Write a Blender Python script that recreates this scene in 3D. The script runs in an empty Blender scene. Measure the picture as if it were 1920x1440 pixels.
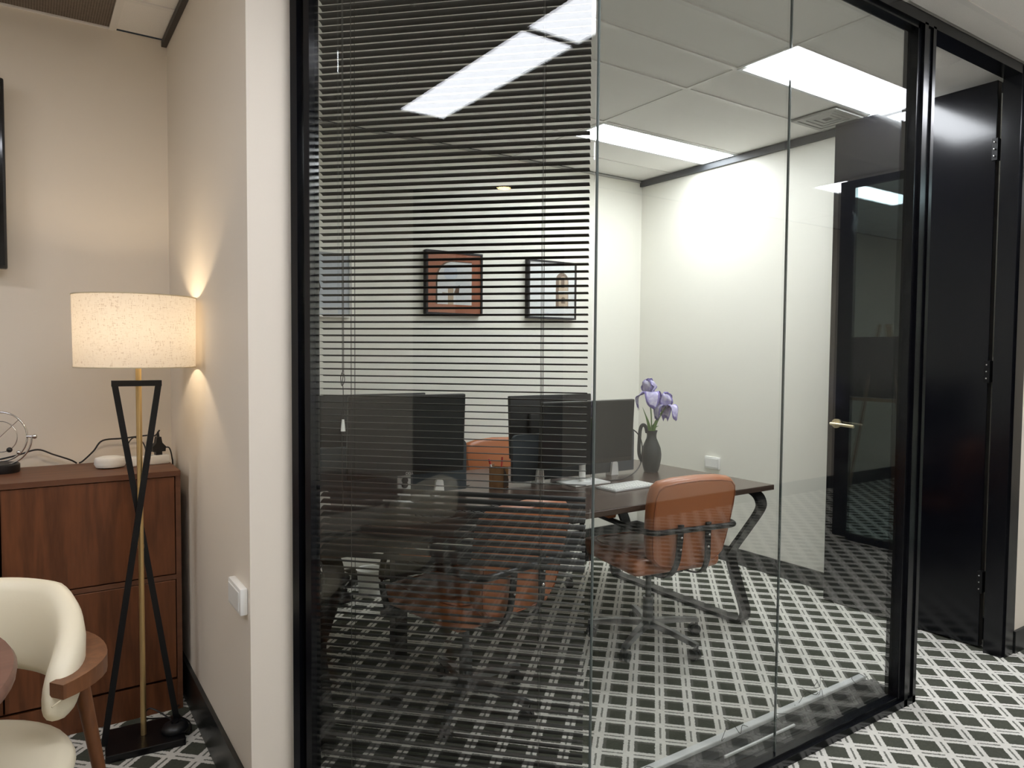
import bpy, bmesh, math, random
from mathutils import Vector, Matrix
random.seed(7)
S = bpy.context.scene
COL = S.collection
PI = math.pi
R = math.radians

# ------------------------------------------------------------------ camera, world, exposure
CAM_H = 1.4
yaw, pit, rol = R(33.94), R(2.45), R(0.433)
def _cam():
    u = Vector((math.cos(yaw), 0, math.sin(yaw))); v = Vector((-math.sin(yaw), 0, math.cos(yaw))); w = Vector((0, 1, 0))
    Rx = Matrix(((1, 0, 0), (0, math.cos(pit), -math.sin(pit)), (0, math.sin(pit), math.cos(pit))))
    Rz = Matrix(((math.cos(rol), -math.sin(rol), 0), (math.sin(rol), math.cos(rol), 0), (0, 0, 1)))
    M = Rz @ Rx
    a, b, c = M @ u, M @ v, -(M @ w)
    return Matrix(((a[0], -a[1], -a[2]), (b[0], -b[1], -b[2]), (c[0], -c[1], -c[2])))
cd = bpy.data.cameras.new('camera'); cam = bpy.data.objects.new('camera', cd); COL.objects.link(cam)
cd.sensor_width = 36; cd.lens = 36 * 1354 / 1920; cd.clip_start = 0.02
cam.matrix_world = Matrix.Translation((0, 0, CAM_H)) @ _cam().to_4x4()
S.camera = cam
wd = bpy.data.worlds.new('world'); S.world = wd; wd.use_nodes = True
wd.node_tree.nodes['Background'].inputs[0].default_value = (0.5, 0.5, 0.5, 1)
wd.node_tree.nodes['Background'].inputs[1].default_value = 0.02
S.view_settings.view_transform = 'Standard'; S.view_settings.look = 'None'
S.view_settings.exposure = 0.7; S.view_settings.gamma = 1.0
PANEL = 9.8          # radiance of the lounge and corridor light diffusers
PANEL_OFFICE = 15.5   # radiance of the office light diffusers
LAMP_W = 3.1         # floor lamp bulb
try:
    S.cycles.use_denoising = True; S.cycles.transparent_max_bounces = 16; S.cycles.max_bounces = 7; S.cycles.adaptive_threshold = .05
    S.cycles.diffuse_bounces = 4; S.cycles.glossy_bounces = 4; S.cycles.sample_clamp_indirect = 6.0
except Exception: pass

# ------------------------------------------------------------------ materials
def lin(c): return tuple(((x/255)/12.92 if x/255 <= .04045 else ((x/255+.055)/1.055)**2.4) for x in c)
class NT:
    def __init__(s, name):
        s.m = bpy.data.materials.new(name); s.m.use_nodes = True; s.t = s.m.node_tree; s.t.nodes.clear()
        s.out = s.t.nodes.new('ShaderNodeOutputMaterial')
    def n(s, typ, ins=None, **kw):
        nd = s.t.nodes.new(typ)
        for k, v in kw.items(): setattr(nd, k, v)
        if ins:
            for k, v in ins.items():
                if hasattr(v, 'is_output') or isinstance(v, bpy.types.NodeSocket): s.t.links.new(v, nd.inputs[k])
                else: nd.inputs[k].default_value = v
        return nd
    def math(s, op, a, b=0.0, c=None):
        ins = {0: a, 1: b}
        if c is not None: ins[2] = c
        return s.n('ShaderNodeMath', ins, operation=op).outputs[0]
    def mix(s, f, a, b):
        nd = s.t.nodes.new('ShaderNodeMix'); nd.data_type = 'RGBA'
        for i, v in ((0, f), (6, a), (7, b)):
            if isinstance(v, bpy.types.NodeSocket): s.t.links.new(v, nd.inputs[i])
            else: nd.inputs[i].default_value = (v if i == 0 else (*v[:3], 1))
        return nd.outputs[2]
    def bump(s, h, st=.3, d=.002): return s.n('ShaderNodeBump', {'Height': h, 'Strength': st, 'Distance': d}).outputs[0]
    def obj(s): return s.n('ShaderNodeTexCoord').outputs['Object']
    def pos(s): return s.n('ShaderNodeNewGeometry').outputs['Position']
    def noise(s, vec, scale, detail=3, out=0, scalev=None):
        if scalev: vec = s.n('ShaderNodeMapping', {'Vector': vec, 'Scale': scalev}).outputs[0]
        return s.n('ShaderNodeTexNoise', {'Vector': vec, 'Scale': scale, 'Detail': detail}).outputs[out]
    def done(s, sh): s.t.links.new(sh, s.out.inputs[0]); return s.m
    def pbr(s, **k):
        nd = s.t.nodes.new('ShaderNodeBsdfPrincipled')
        names = dict(col='Base Color', rough='Roughness', metal='Metallic', spec='Specular IOR Level', normal='Normal', coat='Coat Weight', coatr='Coat Roughness', sheen='Sheen Weight')
        for a, v in k.items():
            i = nd.inputs[names[a]]
            if isinstance(v, bpy.types.NodeSocket): s.t.links.new(v, i)
            else: i.default_value = (*v[:3], 1) if a == 'col' else v
        return nd.outputs[0]
def simple(name, rgb, rough=.5, metal=0., spec=.5, nscale=0, namp=.04, bump=0, bscale=200):
    t = NT(name); c = lin(rgb); o = t.obj(); k = {}
    n = t.noise(o, nscale or 6, 3)
    col = t.mix(n, tuple(max(0, x*(1-namp)) for x in c), tuple(min(1, x*(1+namp)) for x in c))
    if bump: k['normal'] = t.bump(t.noise(o, bscale, 2), bump, .001)
    return t.done(t.pbr(col=col, rough=rough, metal=metal, spec=spec, **k))
def emis(name, rgb, st):
    t = NT(name); return t.done(t.n('ShaderNodeEmission', {'Color': (*lin(rgb), 1), 'Strength': st}).outputs[0])
def wood(name, dark, light, sx=8, sz=1.2, rough=.38, axis='z', spec=.4):
    t = NT(name); o = t.obj()
    sc = {'z': (sx, sx, sz), 'x': (sz, sx, sx), 'y': (sx, sz, sx)}[axis]
    v = t.n('ShaderNodeMapping', {'Vector': o, 'Scale': sc}).outputs[0]
    big = t.noise(v, 1.1, 4); fine = t.noise(v, 14, 4)
    rings = t.math('SINE', t.math('MULTIPLY', big, 34.0)); rings = t.math('MULTIPLY_ADD', rings, .5, .5)
    f = t.math('ADD', t.math('MULTIPLY', rings, .45), t.math('MULTIPLY', fine, .55))
    col = t.mix(f, lin(dark), lin(light))
    return t.done(t.pbr(col=col, rough=rough, spec=spec, normal=t.bump(fine, .06, .001)))
def glass(name, tint, ior=1.5):
    t = NT(name)
    back = t.n('ShaderNodeNewGeometry').outputs['Backfacing']
    i = t.math('MULTIPLY_ADD', back, 1/ior-ior, ior)
    f = t.n('ShaderNodeFresnel', {'IOR': i}).outputs[0]
    tr = t.n('ShaderNodeBsdfTransparent', {'Color': (*tint, 1)}).outputs[0]
    gl = t.n('ShaderNodeBsdfGlossy', {'Color': (1, 1, 1, 1), 'Roughness': 0.0}).outputs[0]
    return t.done(t.n('ShaderNodeMixShader', {0: f, 1: tr, 2: gl}).outputs[0])
M = {}
M['wall'] = simple('painted plaster warm white', (235, 226, 212), .62, bump=.05, bscale=160, nscale=2, namp=.012)
M['wall_room'] = simple('painted plaster cool white', (233, 231, 221), .42, bump=.03, bscale=120, nscale=2, namp=.012)
M['tile'] = simple('mineral fibre ceiling tile', (238, 236, 232), .9, nscale=260, namp=.10, bump=.35, bscale=420)
M['tee'] = simple('painted tee bar', (232, 230, 226), .5)
M['plenum'] = simple('ceiling slab', (60, 58, 55), .9)
M['black'] = simple('black powder coat', (9, 10, 15), .2, spec=.5)
M['blackdoor'] = simple('black gloss paint', (9, 10, 16), .15, spec=.42, bump=.04, bscale=60)
M['baseboard'] = simple('black vinyl skirting', (26, 28, 27), .33, bump=.25, bscale=9)
M['trim'] = simple('dark shadow trim', (58, 52, 50), .55)
M['trim_grey'] = simple('charcoal wall angle', (48, 52, 58), .5)
M['glass'] = glass('clear green tinged glass', (.964, .974, .960))
M['glass_blind'] = glass('clear anti-glare glass', (.964, .974, .960), 1.44)
M['glass_dark'] = glass('teal tinted glass', (.74, .85, .85))
M['glassfront'] = glass('picture glass', (.98, .985, .99))
M['silicone'] = simple('clear silicone joint', (92, 100, 98), .15, spec=.7)
M['slat'] = simple('dark bronze aluminium slat', (24, 23, 21), .5, spec=.3)
M['cord'] = simple('dark braided cord', (58, 56, 52), .8)
M['desk'] = wood('dark walnut laminate', (64, 51, 44), (88, 72, 63), sx=12, sz=.8, rough=.27, axis='x', spec=.5)
M['desk_edge'] = simple('dark laminate edge', (58, 44, 37), .35)
M['walnut'] = wood('walnut veneer', (80, 46, 26), (124, 75, 45), sx=9, sz=1.0, rough=.42)
M['walnut_top'] = wood('walnut veneer carcass', (92, 58, 40), (116, 76, 53), sx=9, sz=1.0, rough=.45, axis='x')
M['chairwood'] = wood('oiled walnut timber', (98, 60, 36), (132, 86, 54), sx=10, sz=2, rough=.4)
M['tabletop'] = wood('brown laminate tabletop', (104, 72, 58), (126, 90, 74), sx=7, sz=1, rough=.38, axis='x')
M['leather'] = simple('tan leather', (172, 104, 64), .36, spec=.5, nscale=5, namp=.10, bump=.12, bscale=240)
M['leather_seam'] = simple('tan leather piping', (150, 84, 48), .4)
M['cream'] = simple('cream leatherette', (234, 224, 198), .42, spec=.45, nscale=4, namp=.03, bump=.10, bscale=260)
M['cream_seam'] = simple('cream stitching', (205, 192, 163), .6)
M['metal_black'] = simple('satin black steel', (9, 9, 11), .34, spec=.4)
M['chrome'] = simple('chrome', (215, 215, 215), .12, metal=1)
M['alu'] = simple('grey cast aluminium', (120, 122, 124), .3, metal=.8)
M['silver'] = simple('silver plastic', (205, 207, 206), .35)
M['brass'] = simple('brushed brass', (222, 192, 136), .34, metal=.9)
M['white'] = simple('white plastic', (236, 236, 232), .4)
M['plastic_black'] = simple('black plastic', (22, 23, 25), .4)
M['screen'] = simple('matt dark screen', (24, 28, 31), .30, spec=.5)
M['monitor_back'] = simple('dark monitor shell', (40, 39, 36), .45)
M['panel_grey'] = simple('charcoal felt divider', (70, 76, 80), .9, bump=.2, bscale=500)
M['vase'] = simple('matt charcoal ceramic', (48, 54, 54), .55, bump=.06, bscale=60)
M['leaf'] = simple('green leaf', (86, 122, 52), .5, nscale=30, namp=.3)
M['petal_seam'] = simple('deep violet petal edge', (128, 116, 186), .6, nscale=60, namp=.25)
M['cardboard'] = wood('brown pen box', (128, 92, 60), (158, 118, 80), sx=9, sz=2, rough=.6)
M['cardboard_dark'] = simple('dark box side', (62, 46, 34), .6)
M['red'] = simple('red plastic', (190, 60, 50), .4)
M['terracotta'] = simple('terracotta print', (176, 110, 80), .7)
M['paper'] = simple('print paper', (226, 226, 224), .7)
M['paper_blue'] = simple('pale blue print', (206, 212, 220), .7)
M['print_brown'] = simple('brown print ink', (112, 88, 70), .75, nscale=40, namp=.25)
M['print_tan'] = simple('tan print ink', (186, 164, 138), .75, nscale=40, namp=.15)
M['print_dark'] = simple('dark print ink', (46, 44, 46), .75)
M['grille'] = None
M['vent'] = simple('grey vent blade', (168, 168, 164), .5)
M['vent_dark'] = simple('vent recess', (96, 96, 94), .8)
M['tvglass'] = simple('black television glass', (8, 9, 13), .08, spec=.6)
M['darkwall'] = simple('dark timber panelling', (46, 36, 30), .5, nscale=3, namp=.15)
M['canvas'] = simple('brown painted canvas', (86, 70, 62), .7, nscale=3, namp=.2)
M['pine'] = simple('light timber', (176, 146, 112), .6)
M['gold'] = simple('pale gold metal', (236, 220, 180), .25, metal=.6)
M['panel_light'] = emis('light diffuser', (246, 248, 255), PANEL)
M['panel_office'] = emis('office light diffuser', (246, 250, 255), PANEL_OFFICE)
M['lightframe'] = simple('white light trim', (228, 230, 232), .4)
M['warmlight'] = emis('warm downlight', (255, 205, 120), 45)
M['bulb'] = emis('warm bulb', (255, 196, 120), 30)
M['cable_white'] = simple('white cable', (210, 208, 204), .5)

def carpet():
    t = NT('lattice carpet'); p = t.pos()
    h = .0785
    x0, y0 = 1.883, 2.053
    sp = t.n('ShaderNodeSeparateXYZ', {0: p})
    # wobble so the woven edges are uneven
    wob = t.noise(p, 190, 2, out=1)
    ws = t.n('ShaderNodeSeparateXYZ', {0: wob})
    X = t.math('ADD', t.math('SUBTRACT', sp.outputs[0], x0), t.math('MULTIPLY_ADD', ws.outputs[0], .010, -.005))
    Y = t.math('ADD', t.math('SUBTRACT', sp.outputs[1], y0), t.math('MULTIPLY_ADD', ws.outputs[1], .010, -.005))
    a = t.math('MULTIPLY', t.math('ADD', X, Y), .5/h)
    b = t.math('MULTIPLY', t.math('SUBTRACT', X, Y), .5/h)
    def tri(v):   # distance from the nearest cell centre, 0..0.5
        fr = t.math('FRACT', t.math('ADD', v, .5)); return t.math('ABSOLUTE', t.math('SUBTRACT', fr, .5))
    da, db = tri(a), tri(b)
    half = .328
    mx = t.math('MAXIMUM', da, db); mn = t.math('MINIMUM', da, db)
    sq = t.math('LESS_THAN', mx, half)
    line = t.math('MULTIPLY', t.math('GREATER_THAN', mx, .468), t.math('LESS_THAN', mn, .34))
    dark = t.math('MAXIMUM', sq, t.math('MULTIPLY', line, .85))
    pile = t.noise(p, 700, 3); pile2 = t.noise(p, 90, 3)
    sh = t.math('ADD', t.math('MULTIPLY', pile, .5), t.math('MULTIPLY', pile2, .5))
    light = t.mix(sh, lin((190, 187, 178)), lin((230, 228, 220)))
    dk = t.mix(sh, lin((50, 53, 46)), lin((94, 95, 84)))
    col = t.mix(dark, light, dk)
    hgt = t.math('ADD', pile, t.math('MULTIPLY', sq, -.6))
    return t.done(t.pbr(col=col, rough=.95, spec=.1, normal=t.bump(hgt, .5, .004)))
M['carpet'] = carpet()
def shade_mat():
    t = NT('oatmeal linen shade'); o = t.obj()
    w1 = t.noise(o, 58, 3, scalev=(6, 6, 1)); w2 = t.noise(o, 58, 3, scalev=(1, 1, 7))
    f = t.math('GREATER_THAN', t.math('MULTIPLY', w1, w2), .335); f2 = t.noise(o, 120, 2)
    col = t.mix(t.math('MULTIPLY', f, .42), lin((246, 240, 230)), lin((150, 122, 96)))
    col = t.mix(t.math('MULTIPLY', f2, .25), col, lin((210, 190, 166)))
    d = t.n('ShaderNodeBsdfDiffuse', {'Color': col}).outputs[0]; tr = t.n('ShaderNodeBsdfTranslucent', {'Color': t.mix(.5, col, (.02, .018, .016))}).outputs[0]
    return t.done(t.n('ShaderNodeMixShader', {0: .55, 1: d, 2: tr}).outputs[0])
M['shade'] = shade_mat()
def petal_mat():
    t = NT('lavender petal'); o = t.obj()
    n = t.noise(o, 55, 3); n2 = t.noise(o, 18, 2)
    f = t.math('MULTIPLY_ADD', t.math('ADD', n, n2), 1.6, -1.15)
    f = t.n('ShaderNodeClamp', {0: f}).outputs[0]
    col = t.mix(f, lin((232, 229, 243)), lin((160, 150, 208)))
    return t.done(t.pbr(col=col, rough=.6))
M['petal'] = petal_mat()
def grille_mat():
    t = NT('perforated grey grille'); p = t.obj()
    n = t.noise(p, 60, 3); sp = t.n('ShaderNodeSeparateXYZ', {0: p})
    g = t.math('MULTIPLY_ADD', t.math('SINE', t.math('MULTIPLY', sp.outputs[0], 700)), .5, .5)
    col = t.mix(t.math('ADD', t.math('MULTIPLY', g, .5), t.math('MULTIPLY', n, .5)), lin((74, 66, 58)), lin((136, 124, 112)))
    return t.done(t.pbr(col=col, rough=.8))
M['grille'] = grille_mat()

# ------------------------------------------------------------------ mesh helpers
class B:
    def __init__(s): s.bm = bmesh.new()
    def _add(s, vs, fs, mi=0):
        v = [s.bm.verts.new(p) for p in vs]
        for f in fs:
            try:
                fc = s.bm.faces.new([v[i] for i in f]); fc.material_index = mi
            except ValueError: pass
        return v
    def box(s, x0, x1, y0, y1, z0, z1, mi=0, r=0, seg=3, mat=None):
        vs = [(x, y, z) for z in (z0, z1) for y in (y0, y1) for x in (x0, x1)]
        fs = [(0, 2, 3, 1), (4, 5, 7, 6), (0, 1, 5, 4), (2, 6, 7, 3), (0, 4, 6, 2), (1, 3, 7, 5)]
        v = s._add(vs, fs, mi)
        if r > 0:
            es = list({e for q in v for e in q.link_edges})
            bmesh.ops.bevel(s.bm, geom=es + v, offset=r, segments=seg, profile=.5, affect='EDGES', clamp_overlap=True)
        if mat is not None:
            for q in (v if r <= 0 else s.bm.verts): q.co = mat @ q.co
        return s
    def cyl(s, p0, p1, r0, r1=None, n=16, mi=0, cap=True):
        r1 = r0 if r1 is None else r1
        p0, p1 = Vector(p0), Vector(p1); d = (p1-p0).normalized()
        a = d.orthogonal().normalized(); b = d.cross(a)
        vs = [tuple(p0 + a*math.cos(2*PI*i/n)*r0 + b*math.sin(2*PI*i/n)*r0) for i in range(n)] + \
             [tuple(p1 + a*math.cos(2*PI*i/n)*r1 + b*math.sin(2*PI*i/n)*r1) for i in range(n)]
        fs = [(i, (i+1) % n, n+(i+1) % n, n+i) for i in range(n)]
        if cap: fs += [tuple(range(n-1, -1, -1)), tuple(range(n, 2*n))]
        s._add(vs, fs, mi); return s
    def sweep(s, pts, sec, mi=0, closed=False, up=(0, 0, 1), scales=None, cap=True):
        """sec: list of (side, up) offsets; pts: path"""
        P = [Vector(p) for p in pts]; n = len(P); m = len(sec); vs = []; U = Vector(up)
        for i, p in enumerate(P):
            t = (P[(i+1) % n]-P[i-1]) if closed else (P[min(i+1, n-1)]-P[max(i-1, 0)])
            t = t.normalized(); sd = t.cross(U)
            if sd.length < 1e-4: sd = t.cross(Vector((0.31, 1, .11)))
            sd.normalize(); u2 = sd.cross(t).normalized(); k = scales[i] if scales else 1
            vs += [tuple(p + sd*a*k + u2*b*k) for a, b in sec]
        fs = []
        for i in range(n if closed else n-1):
            j = (i+1) % n
            fs += [(i*m+k, i*m+(k+1) % m, j*m+(k+1) % m, j*m+k) for k in range(m)]
        if cap and not closed: fs += [tuple(range(m-1, -1, -1)), tuple((n-1)*m+k for k in range(m))]
        s._add(vs, fs, mi); return s
    def tube(s, pts, r, n=8, closed=False, mi=0, scales=None):
        return s.sweep(pts, [(math.cos(2*PI*i/n)*r, math.sin(2*PI*i/n)*r) for i in range(n)], mi, closed, scales=scales)
    def lathe(s, prof, n=32, c=(0, 0, 0), mi=0):
        vs = []; fs = []; m = len(prof)
        for r, z in prof:
            vs += [(c[0]+r*math.cos(2*PI*i/n), c[1]+r*math.sin(2*PI*i/n), c[2]+z) for i in range(n)]
        for k in range(m-1):
            fs += [(k*n+i, k*n+(i+1) % n, (k+1)*n+(i+1) % n, (k+1)*n+i) for i in range(n)]
        if prof[0][0] > 1e-5: fs.append(tuple(range(n-1, -1, -1)))
        if prof[-1][0] > 1e-5: fs.append(tuple((m-1)*n+i for i in range(n)))
        s._add(vs, fs, mi); return s
    def shell(s, prof, n=48, c=(0, 0, 0)):
        vs = []; fs = []; m = len(prof)
        for r, z in prof: vs += [(c[0]+r*math.cos(2*PI*i/n), c[1]+r*math.sin(2*PI*i/n), c[2]+z) for i in range(n)]
        for k in range(m-1): fs += [(k*n+i, k*n+(i+1) % n, (k+1)*n+(i+1) % n, (k+1)*n+i) for i in range(n)]
        s._add(vs, fs); return s
    def prism(s, poly, f0, f1, mi=0):
        """poly: list of 2d points; f0,f1: functions 2d->3d for both ends"""
        n = len(poly); vs = [f0(*p) for p in poly] + [f1(*p) for p in poly]
        fs = [tuple(range(n-1, -1, -1)), tuple(range(n, 2*n))] + [(i, (i+1) % n, n+(i+1) % n, n+i) for i in range(n)]
        s._add(vs, fs, mi); return s
    def grid(s, fn, nu, nv, mi=0):
        vs = [fn(i/nu, j/nv) for j in range(nv+1) for i in range(nu+1)]
        fs = [(j*(nu+1)+i, j*(nu+1)+i+1, (j+1)*(nu+1)+i+1, (j+1)*(nu+1)+i) for j in range(nv) for i in range(nu)]
        s._add(vs, fs, mi); return s
    def sphere(s, c, r, sz=1.0, mi=0, n=14):
        k = n//2
        return s.lathe([(max(1e-6, r*math.sin(PI*i/k)) if 0 < i < k else 1e-6, -r*sz*math.cos(PI*i/k)) for i in range(k+1)], n, c, mi)
    def mesh(s, name, mats, smooth=None):
        bmesh.ops.remove_doubles(s.bm, verts=s.bm.verts, dist=1e-6)
        bmesh.ops.recalc_face_normals(s.bm, faces=s.bm.faces)
        me = bpy.data.meshes.new(name); s.bm.to_mesh(me); s.bm.free()
        for m in (mats if isinstance(mats, (list, tuple)) else [mats]): me.materials.append(M[m] if isinstance(m, str) else m)
        if smooth is not None:
            for p in me.polygons: p.use_smooth = True
            if smooth < 180: me.set_sharp_from_angle(angle=R(smooth))
        return me
    def obj(s, name, mats, parent=None, smooth=None, loc=None, rot=None):
        return link(name, s.mesh(name, mats, smooth), parent, loc, rot)
def link(name, me, parent=None, loc=None, rot=None):
    o = bpy.data.objects.new(name, me); COL.objects.link(o); o.parent = parent
    if loc is not None: o.location = loc
    if rot is not None: o.rotation_euler = rot
    return o
def tag(o, label=None, cat=None, group=None, kind=None):
    if label: o['label'] = label
    if cat: o['category'] = cat
    if group: o['group'] = group
    if kind: o['kind'] = kind
    return o
def thing(name, label, cat, loc=(0, 0, 0), rz=0, group=None):
    o = bpy.data.objects.new(name, None); COL.objects.link(o); o.location = loc; o.rotation_euler = (0, 0, rz)
    o.empty_display_size = .1
    return tag(o, label, cat, group)
def copy_tree(o, parent=None):
    c = o.copy(); COL.objects.link(c); c.parent = parent
    for ch in list(o.children): copy_tree(ch, c)
    return c
def struct(o, label, cat=None): tag(o, label, cat or 'structure', kind='structure'); return o
def bez(p, n=12):
    """Catmull-Rom through points"""
    P = [Vector(q) for q in p]; P = [P[0]*2-P[1]] + P + [P[-1]*2-P[-2]]; out = []
    for i in range(1, len(P)-2):
        for k in range(n):
            t = k/n
            out.append(.5*((2*P[i]) + (P[i+1]-P[i-1])*t + (2*P[i-1]-5*P[i]+4*P[i+1]-P[i+2])*t*t + (3*P[i]-P[i-1]-3*P[i+1]+P[i+2])*t**3))
    out.append(P[-2]); return [tuple(v) for v in out]

# ------------------------------------------------------------------ structure
CE = 2.715
X_L, X_R, Y_B, Y_F = -2.6, 8.3, -1.42, 3.43       # lounge and corridor extents
RX0, RX1, RY0, RY1 = .665, 3.93, 1.5, 4.08        # the glazed office
struct(B().box(X_L-.1, X_R+.1, Y_B-.1, RY1+.1, -.06, 0).obj('floor', 'carpet'), 'patterned carpet of dark green squares in an off-white lattice', 'floor')
# lounge / corridor walls
struct(B().box(X_L, .52, Y_F, Y_F+.1, 0, CE).obj('wall_lounge_back', 'wall'), 'beige back wall of the lounge behind the floor lamp', 'wall')
struct(B().box(.52, RX0, 2.105, RY1, 0, CE).obj('wall_divider', 'wall'), 'white dividing wall ending in a pillar beside the blind', 'wall')
struct(B().box(X_L-.1, X_L, .14, Y_F+.1, 0, CE).obj('wall_lounge_left', 'wall'), 'white lounge wall seen only in the glass reflection', 'wall')
struct(B().box(X_L-.1, X_L, Y_B, .14, 0, CE).obj('wall_panelling', 'darkwall'), 'dark panelled stretch of lounge wall seen in the glass', 'wall')
struct(B().box(X_L-.1, X_R+.1, Y_B-.1, Y_B, 0, CE).obj('wall_corridor', 'wall'), 'plain wall on the far side of the corridor', 'wall')
struct(B().box(X_R, X_R+.1, Y_B, 1.463, 0, CE).obj('wall_corridor_end', 'wall'), 'end wall of the corridor', 'wall')
struct(B().box(3.845, X_R+.1, 1.463, 1.56, 0, CE).obj('wall_right', 'wall'), 'white corridor wall to the right of the black doorway', 'wall')
struct(B().box(RX0-.001, RX1+.1, RY1, RY1+.1, 0, CE).obj('wall_office_back', 'wall_room'), 'office back wall with the framed pictures', 'wall')
struct(B().box(RX1, RX1+.1, 1.56, RY1, 0, CE).obj('wall_office_right', 'wall_room'), 'smooth white wall on the right of the office', 'wall')
struct(B().box(RX0, RX0+.004, 2.12, RY1, 0, CE).obj('wall_office_left', 'wall_room'), 'office side of the dividing wall', 'wall')
# baseboards and trims
struct(B().box(.506, .52, 2.105, Y_F, 0, .155).obj('baseboard_divider', 'baseboard'), 'black skirting at the foot of the dividing wall', 'baseboard')
struct(B().box(X_L, .506, Y_F-.012, Y_F, 0, .155).obj('baseboard_lounge_back', 'baseboard'), 'black skirting behind the cabinet', 'baseboard')
struct(B().box(RX1-.014, RX1, 1.56, RY1, 0, .105).obj('baseboard_office_right', 'baseboard'), 'black skirting along the right office wall', 'baseboard')
struct(B().box(RX0+.004, RX1-.014, RY1-.014, RY1, 0, .105).obj('baseboard_office_back', 'baseboard'), 'black skirting along the office back wall', 'baseboard')
struct(B().box(3.848, X_R, 1.449, 1.463, 0, .105).obj('baseboard_right', 'baseboard'), 'black skirting right of the black doorway', 'baseboard')
struct(B().box(X_L, X_R, Y_B, Y_B+.014, 0, .13).obj('baseboard_corridor', 'baseboard'), 'black skirting across the corridor', 'baseboard')
struct(B().box(RX1-.022, RX1, 1.56, RY1, 2.672, CE-.002).obj('trim_1', 'trim_grey'), 'charcoal wall angle where the office wall meets the ceiling', 'trim')
struct(B().box(.50, .52, 2.105, Y_F, 2.688, CE-.002).obj('trim_2', 'trim'), 'dark brown wall angle along the top of the dividing wall', 'trim')
struct(B().box(RX0+.004, RX1-.022, RY1-.012, RY1, 2.70, CE-.002).obj('trim_3', 'vent'), 'thin grey wall angle on top of the office back wall', 'trim')

# ceilings: slab, separate tiles and tee bars
def ceiling(name, label, x0, x1, y0, y1, xl, yl, holes):
    c = struct(B().box(x0, x1, y0, y1, CE+.05, CE+.12).obj(name, 'plenum'), label, 'ceiling')
    xs = [x0] + sorted(x for x in xl if x0+.02 < x < x1-.02) + [x1]
    ys = [y0] + sorted(y for y in yl if y0+.02 < y < y1-.02) + [y1]
    cache = {}
    for i in range(len(xs)-1):
        for j in range(len(ys)-1):
            a, b, p, q = xs[i], xs[i+1], ys[j], ys[j+1]
            mx, my = (a+b)/2, (p+q)/2
            if any(h[0] < mx < h[1] and h[2] < my < h[3] for h in holes): continue
            w, d = round(b-a, 4), round(q-p, 4)
            if (w, d) not in cache:
                cache[(w, d)] = B().box(-w/2+.008, w/2-.008, -d/2+.008, d/2-.008, .004, .02).mesh('ceiling_tile', 'tile')
            link('ceiling_tile', cache[(w, d)], c, (mx, my, CE))
    for x in xs[1:-1]: B().box(x-.012, x+.012, y0, y1, CE-.001, CE+.018).obj('tee_bar', 'tee', c)
    for k, y in enumerate(ys[1:-1]):
        for i in range(len(xs)-1):
            if any(h[2]+.01 < y < h[3]-.01 and h[0] < (xs[i]+xs[i+1])/2 < h[1] for h in holes): continue
            B().box(xs[i]+(.0125 if i else 0), xs[i+1]-(.0125 if i < len(xs)-2 else 0), y-.012, y+.012, CE-.001, CE+.018).obj('tee_bar', 'tee', c)
    return c
LX = [.32+1.2*k for k in range(-3, 7)]
LY = [3.112, 2.51, 2.22, 1.92, 1.34, 1.09, .79, .2, -.15, -.45, -1.0]
Hl = [(-.88, .32, .79, 1.09), (.32, 1.52, .79, 1.09), (2.72, 3.92, .79, 1.09), (5.12, 6.32, -.45, -.15), (6.32, 7.52, .79, 1.09), (3.92, 5.12, .79, 1.09), (-2.08, -.88, 1.92, 2.22), (.32, 1.52, -.45, -.15), (1.52, 2.72, -.45, -.15), (-.88, .32, 3.112, Y_F)]
# the lounge ceiling is built in two rectangles around the office
ceiling('ceiling_lounge', 'tiled lounge ceiling with pale tee bars', X_L, RX0, 1.46, Y_F, LX, LY, Hl)
ceiling('ceiling_corridor', 'tiled corridor ceiling with pale tee bars', X_L, X_R, Y_B, 1.463, LX, LY, Hl)
GX = [.345, 1.545, 2.745]
GY = [1.94, 2.24, 2.548, 3.17, 3.47, 3.775]
Ho = [(2.745, RX1, 1.94, 2.24), (2.745, RX1, 3.17, 3.47)]
ceiling('ceiling_office', 'office ceiling of large grey tiles', RX0, RX1, 1.463, RY1, GX, GY, Ho)

def panel_light(x0, x1, y0, y1, label, m='panel_light'):
    t = thing('ceiling_light', label, 'ceiling light', ((x0+x1)/2, (y0+y1)/2, CE-.004), group='recessed ceiling panels')
    w, d = (x1-x0)/2, (y1-y0)/2; f = .018
    b = B(); b.box(-w, w, -d, -d+f, 0, .03); b.box(-w, w, d-f, d, 0, .03); b.box(-w, -w+f, -d+f, d-f, 0, .03); b.box(w-f, w, -d+f, d-f, 0, .03)
    b.obj('frame', 'lightframe', t)
    B().box(-w+f, w-f, -d+f, d-f, .006, .016).obj('diffuser', m, t)
    return t
panel_light(2.745, 3.91, 1.94, 2.24, 'bright panel light over the open black door inside the office', 'panel_office')
panel_light(2.745, 3.91, 3.17, 3.47, 'bright panel light above the vase, farther inside the office', 'panel_office')
panel_light(-.88, .32, .79, 1.09, 'long panel light mirrored whole in the blind window glass')
panel_light(.32, 1.52, .79, 1.09, 'panel light mirrored cut off at the glass corner')
panel_light(2.72, 3.92, .79, 1.09, 'panel light over the corridor outside the office doorway')
panel_light(-2.08, -.88, 1.92, 2.22, 'unseen panel light added to brighten the left end of the lounge')  # added out of view to light the back wall and lamp corner
panel_light(.32, 1.52, -.45, -.15, 'unseen fill panel light added behind the camera, nearest the lounge')  # fill light added behind the camera to keep the lounge bright
panel_light(1.52, 2.72, -.45, -.15, 'unseen fill panel light added behind the camera, nearer the office door')  # second added fill panel, unseen behind the camera
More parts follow.
